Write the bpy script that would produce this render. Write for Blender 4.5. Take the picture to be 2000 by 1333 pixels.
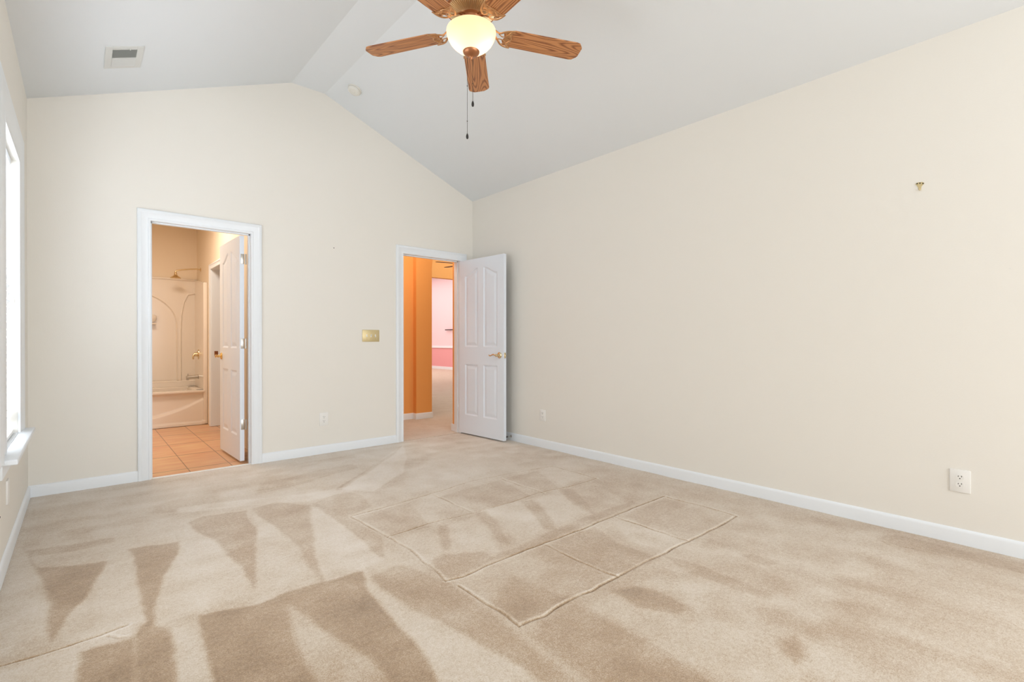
import bpy, bmesh, math, random
import numpy as np
from mathutils import Vector, Matrix
random.seed(7); rng = np.random.default_rng(7)
R = math.radians
C = bpy.context.scene.collection
for o in list(bpy.data.objects): bpy.data.objects.remove(o)

# ------------------------------------------------------------------ camera
F_PX, YAW = 960.62, 41.214
CAM_H = 1.07
cd = bpy.data.cameras.new('camera'); cam = bpy.data.objects.new('camera', cd); C.objects.link(cam)
cd.sensor_width = 36; cd.lens = F_PX / 2000 * 36; cd.shift_y = 2.77 / 2000; cd.clip_start = .02
cam.location = (0, 0, CAM_H); cam.rotation_euler = (R(90 - .197), 0, R(-YAW))
bpy.context.scene.camera = cam
vs = bpy.context.scene.view_settings
vs.view_transform = 'Standard'; vs.look = 'None'; vs.gamma = 1; vs.use_curve_mapping = False
vs.exposure = 0.07

# ------------------------------------------------------------------ world + daylight
w = bpy.data.worlds.new('World'); bpy.context.scene.world = w; w.use_nodes = True
w.node_tree.nodes['Background'].inputs[0].default_value = (.86, .93, 1, 1)
w.node_tree.nodes['Background'].inputs[1].default_value = 3.0

def area(name, loc, rot, sx, sy, power, col, spread=180):
    l = bpy.data.lights.new(name, 'AREA'); l.shape = 'RECTANGLE'; l.size = sx; l.size_y = sy
    l.energy = power; l.color = col; l.spread = R(spread)
    o = bpy.data.objects.new(name, l); C.objects.link(o); o.location = loc; o.rotation_euler = rot
    return o
def point(name, loc, power, col, rad=.05):
    l = bpy.data.lights.new(name, 'POINT'); l.energy = power; l.color = col; l.shadow_soft_size = rad
    o = bpy.data.objects.new(name, l); C.objects.link(o); o.location = loc
    return o

XL, XR, YB = -.2745, 3.4819, 4.686        # left, right and back wall planes
YF = -3.6                                 # wall behind the camera
ZL, ZH, X1, X2 = 2.7155, 3.4148, 1.4393, 1.7434   # eaves, flat centre, its two edges
WT = .114                                 # wall thickness
# daylight through the windows behind the camera and in the left wall, plus one added fill
area('daylight_rear', (1.85, YF - .05, 1.45), (R(90), 0, R(0)), 2.8, 1.8, 92, (.88, .925, 1))
area('fill_right_rear', (XR - .012, -1.5, 1.5), (R(90), 0, R(90)), 1.9, 1.6, 34, (.88, .925, 1))  # unseen fill added to brighten the left wall and corner
area('daylight_left_near', (XL + .012, 2.42, 1.35), (R(90), 0, R(-90)), .95, 1.6, 14, (.88, .928, 1))
area('daylight_left', (XL - .30, 3.65, 1.35), (R(90), 0, R(-90)), 1.3, 1.9, 85, (.87, .925, 1))
# rooms beyond the doors
area('bathroom_light', (.45, 6.2, 2.66), (0, 0, 0), .7, .5, 26, (1, .88, .76))
area('living_room_daylight', (5.9, 7.2, 3.1), (0, 0, 0), 2.4, 2.2, 44, (.86, .94, 1))
area('hallway_fill', (3.0, 5.35, 2.9), (0, 0, 0), .6, .4, 14, (1, .9, .78))  # added fill lamp, lifts the orange hallway wall
area('dining_room_daylight', (7.4, 14.5, 3.6), (0, 0, 0), 4.5, 6.5, 200, (1, .97, .95))

# ------------------------------------------------------------------ materials
def srgb(r, g, b):
    f = lambda c: c / 12.92 if c <= .04045 else ((c + .055) / 1.055) ** 2.4
    return (f(r / 255), f(g / 255), f(b / 255), 1)
def mat(name, col, rough=.5, metal=0, bump=0, bscale=200, spec=.5, trans=0):
    m = bpy.data.materials.new(name); m.use_nodes = True; nt = m.node_tree
    b = nt.nodes['Principled BSDF']
    b.inputs['Base Color'].default_value = srgb(*col); b.inputs['Roughness'].default_value = rough
    b.inputs['Metallic'].default_value = metal; b.inputs['Specular IOR Level'].default_value = spec
    if bump:
        tc = nt.nodes.new('ShaderNodeTexCoord'); n = nt.nodes.new('ShaderNodeTexNoise')
        n.inputs['Scale'].default_value = bscale; n.inputs['Detail'].default_value = 3
        nt.links.new(tc.outputs['Object'], n.inputs['Vector'])
        bp = nt.nodes.new('ShaderNodeBump'); bp.inputs['Strength'].default_value = bump; bp.inputs['Distance'].default_value = .002
        nt.links.new(n.outputs['Fac'], bp.inputs['Height']); nt.links.new(bp.outputs[0], b.inputs['Normal'])
    return m
M = {}
M['wall'] = mat('cream_wall_paint', (242, 238, 229), .75, bump=.15, bscale=160, spec=.3)
M['ceiling'] = mat('white_ceiling_paint', (236, 240, 242), .85, bump=.1, bscale=120, spec=.2)
M['trim'] = mat('white_trim_paint', (243, 247, 250), .35, spec=.4)
M['door'] = mat('white_door_paint', (239, 246, 254), .42, bump=.12, bscale=90, spec=.4)
M['plate'] = mat('white_plastic', (245, 243, 238), .35)
M['detector'] = mat('aged_white_plastic', (236, 234, 226), .45)
M['slot'] = mat('dark_slot', (40, 36, 30), .7)
M['shadow_grey'] = mat('grey_recess_shade', (165, 167, 160), .5)
M['vent'] = mat('white_vent_enamel', (222, 223, 219), .45)
M['brass'] = mat('satin_brass', (228, 208, 168), .25, 1)
M['polished_brass'] = mat('polished_brass', (236, 205, 140), .15, 1)
M['switch_brass'] = mat('brushed_brass_plate', (214, 196, 150), .4, .55)
M['nickel'] = mat('satin_nickel', (200, 196, 188), .3, 1)
M['bronze'] = mat('antique_copper', (176, 120, 84), .35, .85)
M['gold'] = mat('antique_gold_highlight', (232, 205, 160), .4, .7)
M['arm'] = mat('antique_brass_casting', (206, 158, 112), .32, .85)
M['chain'] = mat('dark_chain', (70, 66, 62), .4, .8)
M['fob'] = mat('black_fob', (28, 24, 22), .4)
M['rubber'] = mat('grey_rubber', (90, 86, 82), .7)
M['acrylic'] = mat('bath_acrylic', (243, 232, 218), .2, spec=.5)
M['bathwall'] = mat('bathroom_paint', (243, 226, 202), .7, spec=.3)
M['orange'] = mat('orange_wall_paint', (244, 173, 98), .7, spec=.25, bump=.1)
M['pink'] = mat('pale_pink_paint', (251, 222, 226), .8, spec=.2)
M['pinkdark'] = mat('rose_pink_paint', (240, 172, 174), .8, spec=.2)
M['sash'] = mat('window_vinyl', (246, 248, 250), .3)
M['darkwood'] = mat('dark_wood', (92, 50, 34), .5)
M['blackmetal'] = mat('black_metal', (50, 38, 38), .5, .5)

def blind_mat():
    m = bpy.data.materials.new('white_blind_slats'); m.use_nodes = True; nt = m.node_tree
    b = nt.nodes['Principled BSDF']; out = nt.nodes['Material Output']
    b.inputs['Base Color'].default_value = srgb(250, 251, 252); b.inputs['Roughness'].default_value = .4
    t = nt.nodes.new('ShaderNodeBsdfTranslucent'); t.inputs[0].default_value = (.93, .96, 1, 1)
    mx = nt.nodes.new('ShaderNodeMixShader'); mx.inputs[0].default_value = .20
    nt.links.new(b.outputs[0], mx.inputs[1]); nt.links.new(t.outputs[0], mx.inputs[2]); nt.links.new(mx.outputs[0], out.inputs[0])
    return m
M['blind'] = blind_mat()
def glass_mat():
    m = bpy.data.materials.new('window_glass'); m.use_nodes = True; nt = m.node_tree
    for n in list(nt.nodes):
        if n.type != 'OUTPUT_MATERIAL': nt.nodes.remove(n)
    out = nt.nodes['Material Output']
    t = nt.nodes.new('ShaderNodeBsdfTransparent'); g = nt.nodes.new('ShaderNodeBsdfGlossy'); g.inputs['Roughness'].default_value = .02
    mx = nt.nodes.new('ShaderNodeMixShader'); mx.inputs[0].default_value = .06
    nt.links.new(t.outputs[0], mx.inputs[1]); nt.links.new(g.outputs[0], mx.inputs[2]); nt.links.new(mx.outputs[0], out.inputs[0])
    return m
M['glass'] = glass_mat()
def bowl_mat():
    m = bpy.data.materials.new('frosted_amber_glass'); m.use_nodes = True; nt = m.node_tree
    b = nt.nodes['Principled BSDF']; out = nt.nodes['Material Output']
    b.inputs['Base Color'].default_value = srgb(226, 200, 158); b.inputs['Roughness'].default_value = .35
    b.inputs['Emission Color'].default_value = srgb(255, 206, 142); b.inputs['Emission Strength'].default_value = .30
    t = nt.nodes.new('ShaderNodeBsdfTranslucent'); t.inputs[0].default_value = srgb(255, 243, 222)
    mx = nt.nodes.new('ShaderNodeMixShader'); mx.inputs[0].default_value = .5
    nt.links.new(b.outputs[0], mx.inputs[1]); nt.links.new(t.outputs[0], mx.inputs[2]); nt.links.new(mx.outputs[0], out.inputs[0])
    return m
M['bowl'] = bowl_mat()
def oak_mat():
    m = bpy.data.materials.new('golden_oak'); m.use_nodes = True; nt = m.node_tree; b = nt.nodes['Principled BSDF']
    tc = nt.nodes.new('ShaderNodeTexCoord'); mp = nt.nodes.new('ShaderNodeMapping'); mp.inputs['Scale'].default_value = (1.3, 8, 1)
    n = nt.nodes.new('ShaderNodeTexNoise'); n.inputs['Scale'].default_value = 1.5; n.inputs['Detail'].default_value = .5
    nt.links.new(tc.outputs['Object'], mp.inputs[0]); nt.links.new(mp.outputs[0], n.inputs['Vector'])
    wv = nt.nodes.new('ShaderNodeMath'); wv.operation = 'MULTIPLY'; wv.inputs[1].default_value = 15
    nt.links.new(n.outputs['Fac'], wv.inputs[0])
    fr = nt.nodes.new('ShaderNodeMath'); fr.operation = 'PINGPONG'; fr.inputs[1].default_value = .5
    nt.links.new(wv.outputs[0], fr.inputs[0])
    mp2 = nt.nodes.new('ShaderNodeMapping'); mp2.inputs['Scale'].default_value = (5, 170, 1)
    n2 = nt.nodes.new('ShaderNodeTexNoise'); n2.inputs['Scale'].default_value = 1; n2.inputs['Detail'].default_value = 4
    nt.links.new(tc.outputs['Object'], mp2.inputs[0]); nt.links.new(mp2.outputs[0], n2.inputs['Vector'])
    ad = nt.nodes.new('ShaderNodeMath'); ad.operation = 'MULTIPLY_ADD'; ad.inputs[1].default_value = .55
    nt.links.new(n2.outputs['Fac'], ad.inputs[0]); nt.links.new(fr.outputs[0], ad.inputs[2])
    rp = nt.nodes.new('ShaderNodeValToRGB'); rp.color_ramp.elements[0].position = .30; rp.color_ramp.elements[0].color = srgb(138, 82, 46)
    rp.color_ramp.elements[1].position = .58; rp.color_ramp.elements[1].color = srgb(200, 138, 86)
    nt.links.new(ad.outputs[0], rp.inputs[0]); nt.links.new(rp.outputs[0], b.inputs['Base Color']); b.inputs['Roughness'].default_value = .38
    return m
M['oak'] = oak_mat()
def carpet_mat():
    m = bpy.data.materials.new('beige_cut_pile_carpet'); m.use_nodes = True; nt = m.node_tree; b = nt.nodes['Principled BSDF']
    L = nt.links.new
    at = nt.nodes.new('ShaderNodeAttribute'); at.attribute_name = 'nap_shade'
    tc = nt.nodes.new('ShaderNodeTexCoord')
    def noise(s, d=2, r=.5):
        n = nt.nodes.new('ShaderNodeTexNoise'); n.inputs['Scale'].default_value = s; n.inputs['Detail'].default_value = d
        n.inputs['Roughness'].default_value = r; L(tc.outputs['Object'], n.inputs['Vector']); return n
    n1 = noise(210, 4, .75); n2 = noise(60, 3, .65); n3 = noise(6, 4, .6)
    def mad(a, k, c):
        x = nt.nodes.new('ShaderNodeMath'); x.operation = 'MULTIPLY_ADD'; L(a, x.inputs[0]); x.inputs[1].default_value = k
        if isinstance(c, float): x.inputs[2].default_value = c
        else: L(c, x.inputs[2])
        return x.outputs[0]
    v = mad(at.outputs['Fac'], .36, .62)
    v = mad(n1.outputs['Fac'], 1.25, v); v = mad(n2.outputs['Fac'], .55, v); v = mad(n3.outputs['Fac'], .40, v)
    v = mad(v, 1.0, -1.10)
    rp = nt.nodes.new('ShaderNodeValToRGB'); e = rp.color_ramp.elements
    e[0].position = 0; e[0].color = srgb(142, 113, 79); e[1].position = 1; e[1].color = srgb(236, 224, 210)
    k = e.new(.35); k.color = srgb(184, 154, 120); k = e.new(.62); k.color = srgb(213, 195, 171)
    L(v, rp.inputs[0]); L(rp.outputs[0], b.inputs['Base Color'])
    b.inputs['Roughness'].default_value = .95; b.inputs['Specular IOR Level'].default_value = .1
    b.inputs['Sheen Weight'].default_value = .5; b.inputs['Sheen Roughness'].default_value = .5
    bp = nt.nodes.new('ShaderNodeBump'); bp.inputs['Strength'].default_value = .7; bp.inputs['Distance'].default_value = .004
    L(n1.outputs['Fac'], bp.inputs['Height']); L(bp.outputs[0], b.inputs['Normal'])
    return m
M['carpet'] = carpet_mat()
def tile_mat():
    m = bpy.data.materials.new('warm_lit_floor_tile'); m.use_nodes = True; nt = m.node_tree; b = nt.nodes['Principled BSDF']
    L = nt.links.new
    tc = nt.nodes.new('ShaderNodeTexCoord'); mp = nt.nodes.new('ShaderNodeMapping')
    mp.inputs['Location'].default_value = (-.67 / .305, -.03, 0); mp.inputs['Scale'].default_value = (1 / .305, 1 / .61, 1)
    br = nt.nodes.new('ShaderNodeTexBrick'); br.offset = 0; br.inputs['Scale'].default_value = 1
    br.inputs['Brick Width'].default_value = 1; br.inputs['Row Height'].default_value = 1; br.inputs['Mortar Size'].default_value = .012
    br.inputs['Color1'].default_value = srgb(222, 172, 130); br.inputs['Color2'].default_value = srgb(230, 182, 140); br.inputs['Mortar'].default_value = srgb(150, 112, 82)  # warm lamplight is put into the orange tile tones
    L(tc.outputs['Object'], mp.inputs[0]); L(mp.outputs[0], br.inputs['Vector'])
    n = nt.nodes.new('ShaderNodeTexNoise'); n.inputs['Scale'].default_value = 1; n.inputs['Detail'].default_value = 5
    mp2 = nt.nodes.new('ShaderNodeMapping'); mp2.inputs['Scale'].default_value = (3, 12, 1)
    L(tc.outputs['Object'], mp2.inputs[0]); L(mp2.outputs[0], n.inputs['Vector'])
    mx = nt.nodes.new('ShaderNodeMix'); mx.data_type = 'RGBA'; mx.blend_type = 'OVERLAY'; mx.inputs[0].default_value = .55
    L(br.outputs['Color'], mx.inputs[6]); L(n.outputs['Fac'], mx.inputs[7]); L(mx.outputs[2], b.inputs['Base Color'])
    b.inputs['Roughness'].default_value = .3
    return m
M['tile'] = tile_mat()

# ------------------------------------------------------------------ mesh helpers
class MB:
    def __init__(s): s.v = []; s.f = []
    def add(s, vs_, fs):
        n = len(s.v); s.v += [tuple(x) for x in vs_]; s.f += [tuple(n + i for i in f) for f in fs]; return s
    def box(s, a, b, T=None, bev=0):
        x0, y0, z0 = a; x1, y1, z1 = b
        if bev:
            bm = bmesh.new(); bmesh.ops.create_cube(bm, size=1)
            for v in bm.verts: v.co = Vector(((x0 + x1) / 2 + v.co.x * (x1 - x0), (y0 + y1) / 2 + v.co.y * (y1 - y0), (z0 + z1) / 2 + v.co.z * (z1 - z0)))
            bmesh.ops.bevel(bm, geom=list(bm.edges), offset=bev, segments=2, affect='EDGES', profile=.5)
            bm.verts.index_update(); vs_ = [v.co.copy() for v in bm.verts]; fs = [[v.index for v in f.verts] for f in bm.faces]; bm.free()
        else:
            vs_ = [Vector(p) for p in ((x0, y0, z0), (x1, y0, z0), (x1, y1, z0), (x0, y1, z0), (x0, y0, z1), (x1, y0, z1), (x1, y1, z1), (x0, y1, z1))]
            fs = [(0, 3, 2, 1), (4, 5, 6, 7), (0, 1, 5, 4), (1, 2, 6, 5), (2, 3, 7, 6), (3, 0, 4, 7)]
        if T: vs_ = [T(v) for v in vs_]
        return s.add(vs_, fs)
    def prism(s, pts, T0, T1):             # polygon pts mapped by T0 and T1
        n = len(pts); vs_ = [T0(p) for p in pts] + [T1(p) for p in pts]
        fs = [tuple(range(n))[::-1], tuple(range(n, 2 * n))] + [(i, (i + 1) % n, n + (i + 1) % n, n + i) for i in range(n)]
        return s.add(vs_, fs)
    def tube(s, pts, r, n=10, closed=False, sq=1.0, up=None):
        pts = [Vector(p) for p in pts]; rs = r if isinstance(r, (list, tuple)) else [r] * len(pts)
        rings = []; u = Vector(up) if up else None
        for i, p in enumerate(pts):
            if closed: t = (pts[(i + 1) % len(pts)] - pts[i - 1]).normalized()
            else: t = (pts[min(i + 1, len(pts) - 1)] - pts[max(i - 1, 0)]).normalized()
            if u is None: u = Vector((0, 0, 1)) if abs(t.z) < .9 else Vector((1, 0, 0))
            sd = t.cross(u).normalized(); uu = sd.cross(t).normalized()
            if not up: u = uu
            rings.append([p + (sd * math.cos(a) + uu * math.sin(a) * sq) * rs[i] for a in [2 * math.pi * k / n for k in range(n)]])
        vs_ = [v for rg in rings for v in rg]; fs = []; m = len(pts)
        for i in range(m if closed else m - 1):
            j = (i + 1) % m
            for k in range(n): fs.append((i * n + k, i * n + (k + 1) % n, j * n + (k + 1) % n, j * n + k))
        if not closed: fs += [tuple(range(n))[::-1], tuple(range((m - 1) * n, m * n))]
        return s.add(vs_, fs)
    def lathe(s, prof, T=None, n=48, rib=None):       # prof: (radius, z)
        vs_ = []; fs = []
        for i, (r, z) in enumerate(prof):
            for k in range(n):
                a = 2 * math.pi * k / n; q = Vector((r * math.cos(a), r * math.sin(a), z + (rib(i, k) if rib else 0))); vs_.append(T(q) if T else q)
        for i in range(len(prof) - 1):
            for k in range(n): fs.append((i * n + k, i * n + (k + 1) % n, (i + 1) * n + (k + 1) % n, (i + 1) * n + k))
        fs += [tuple(range(n))[::-1], tuple(range((len(prof) - 1) * n, len(prof) * n))]
        return s.add(vs_, fs)
    def sweep(s, prof, stations):          # stations: list of functions mapping a profile point to 3D
        n = len(prof); vs_ = [st(p) for st in stations for p in prof]; fs = []
        for i in range(len(stations) - 1):
            for k in range(n): fs.append((i * n + k, i * n + (k + 1) % n, (i + 1) * n + (k + 1) % n, (i + 1) * n + k))
        fs += [tuple(range(n))[::-1], tuple(range((len(stations) - 1) * n, len(stations) * n))]
        return s.add(vs_, fs)
    def build(s, name, m, parent=None, smooth=None, recalc=True):
        me = bpy.data.meshes.new(name); me.from_pydata(s.v, [], s.f)
        if recalc:
            bm = bmesh.new(); bm.from_mesh(me); bmesh.ops.recalc_face_normals(bm, faces=bm.faces); bm.to_mesh(me); bm.free()
        me.materials.append(m)
        if smooth is not None:
            me.shade_smooth(); me.set_sharp_from_angle(angle=R(smooth))
        o = bpy.data.objects.new(name, me); C.objects.link(o)
        if parent: o.parent = parent
        return o
def struct(o): o['kind'] = 'structure'; return o
def tag(o, label, cat, group=None):
    o['label'] = label; o['category'] = cat
    if group: o['group'] = group
    return o
def thing(name, label, cat, loc=(0, 0, 0), rot=(0, 0, 0), group=None):
    o = bpy.data.objects.new(name, None); C.objects.link(o); o.location = loc; o.rotation_euler = rot
    o.empty_display_size = .05
    return tag(o, label, cat, group)
def onback(a, b, d): return Vector((a, YB - d, b))
def onleft(a, b, d): return Vector((XL + d, a, b))
def onright(a, b, d): return Vector((XR - d, a, b))

# ------------------------------------------------------------------ room shell
D1 = (.40, 1.11, 2.0); D2 = (2.565, 3.31, 2.0)     # the two openings in the back wall
TOP = [(XL, ZL), (X1, ZH), (X2, ZH), (XR, ZL)]
def ztop(x):
    for (a, za), (b, zb) in zip(TOP[:-1], TOP[1:]):
        if a <= x <= b + 1e-6: return za + (zb - za) * (x - a) / (b - a)
def gable(name, y0, y1, holes):
    mb = MB(); xs = sorted(set([XL, X1, X2, XR] + [h[0] for h in holes] + [h[1] for h in holes]))
    for a, b in zip(xs[:-1], xs[1:]):
        zb = 0
        for h in holes:
            if a >= h[0] - 1e-6 and b <= h[1] + 1e-6: zb = h[2]
        mb.prism([(a, zb), (b, zb), (b, ztop(b)), (a, ztop(a))], lambda p: (p[0], y0, p[1]), lambda p: (p[0], y1, p[1]))
    return struct(mb.build(name, M['wall']))
gable('wall_back', YB, YB + WT, [D1, D2])
gable('wall_front', YF - WT - .1, YF - .1, [])
W1 = (3.29, 4.01, .53, 2.11)                         # window opening: y0, y1, z0, z1
mb = MB(); T = .15
for a, b in (((YF - .2), W1[0]), (W1[1], YB + WT)): mb.box((XL - T, a, 0), (XL, b, ZL))
mb.box((XL - T, W1[0], 0), (XL, W1[1], W1[2])); mb.box((XL - T, W1[0], W1[3]), (XL, W1[1], ZL))
struct(mb.build('wall_left', M['wall']))
struct(MB().box((XR, YF - .2, 0), (XR + WT, YB + WT, ZL)).build('wall_right', M['wall']))
mb = MB()
for (a, za), (b, zb) in zip(TOP[:-1], TOP[1:]):
    mb.add([(a, YF - .2, za), (b, YF - .2, zb), (b, YB + .001, zb), (a, YB + .001, za), (a, YF - .2, za + .1), (b, YF - .2, zb + .1), (b, YB, zb + .1), (a, YB, za + .1)],
           [(0, 1, 2, 3), (7, 6, 5, 4), (0, 4, 5, 1), (3, 2, 6, 7)])
struct(mb.build('ceiling', M['ceiling'], recalc=False))

# ------------------------------------------------------------------ carpet with its nap marks, dents and painted-in shading
def pix(u, v):                              # photograph point on the floor -> floor coordinates
    yw = R(YAW); pit = R(-.1973); rol = R(-.0595)
    a, b = u - 1000, v - 669.27; uu = a * math.cos(rol) + b * math.sin(rol); vv = -a * math.sin(rol) + b * math.cos(rol)
    xr, up2 = uu / F_PX, -vv / F_PX; zc = math.cos(pit) - up2 * math.sin(pit); up = math.sin(pit) + up2 * math.cos(pit)
    t = -CAM_H / up; return (t * (zc * math.sin(yw) + xr * math.cos(yw)), t * (zc * math.cos(yw) - xr * math.sin(yw)))
xs = np.unique(np.r_[np.linspace(XL, XR, 800)])
ys = np.unique(np.r_[np.linspace(YF - .1, .55, 24), np.linspace(.55, YB + .02, 900)])
GX, GY = np.meshgrid(xs, ys)
def vnoise(x, y, s, seed):
    g = np.random.default_rng(seed).random((257, 257)) * 2 - 1
    u, v = x * s + 40, y * s + 40; i, j = np.floor(u).astype(int), np.floor(v).astype(int); fu, fv = u - i, v - j
    fu = fu * fu * (3 - 2 * fu); fv = fv * fv * (3 - 2 * fv); i &= 255; j &= 255
    return (g[i, j] * (1 - fu) + g[i + 1, j] * fu) * (1 - fv) + (g[i, j + 1] * (1 - fu) + g[i + 1, j + 1] * fu) * fv
WX = GX + .016 * vnoise(GX, GY, 4, 1) + .005 * vnoise(GX, GY, 22, 2)
WY = GY + .016 * vnoise(GX, GY, 4, 3) + .005 * vnoise(GX, GY, 22, 4)
def segd(px, py, a, b):
    dx, dy = b[0] - a[0], b[1] - a[1]; t = np.clip(((px - a[0]) * dx + (py - a[1]) * dy) / (dx * dx + dy * dy + 1e-12), 0, 1)
    ex, ey = px - a[0] - t * dx, py - a[1] - t * dy; side = np.sign(dx * (py - a[1]) - dy * (px - a[0]))
    return np.hypot(ex, ey), side
def poly_sd(px, py, P):
    ins = np.zeros(px.shape, bool); d = np.full(px.shape, 9.)
    for a, b in zip(P, P[1:] + P[:1]):
        d = np.minimum(d, segd(px, py, a, b)[0])
        c = ((a[1] > py) != (b[1] > py)) & (px < (b[0] - a[0]) * (py - a[1]) / (b[1] - a[1] + 1e-12) + a[0]); ins ^= c
    return np.where(ins, d, -d)
nap_shade = .20 * vnoise(GX, GY, 2.2, 5) + .12 * vnoise(GX, GY * .6, 7, 6) + .08 * vnoise(GX, GY, 19, 7)
nap_shade += np.clip((GY - 2.35) * .16, -.24, .34)  # grazing sheen painted into the colour: lighter far off, darker near
nap_shade += .30 * vnoise(GX * .9, GY * 7 + GX * .6, 1.5, 8) * np.clip((GY - 3.3) / .7, 0, 1) + .22 * vnoise(GX * 5 + GY * 2, GY * .9, 1.3, 9) * np.clip((3.2 - GY) / .8, 0, 1)
nap_shade += .16 * np.clip(vnoise(GX, GY, 9, 10) * vnoise(GX, GY, 3.3, 13) * 3, -1, 1)
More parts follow.
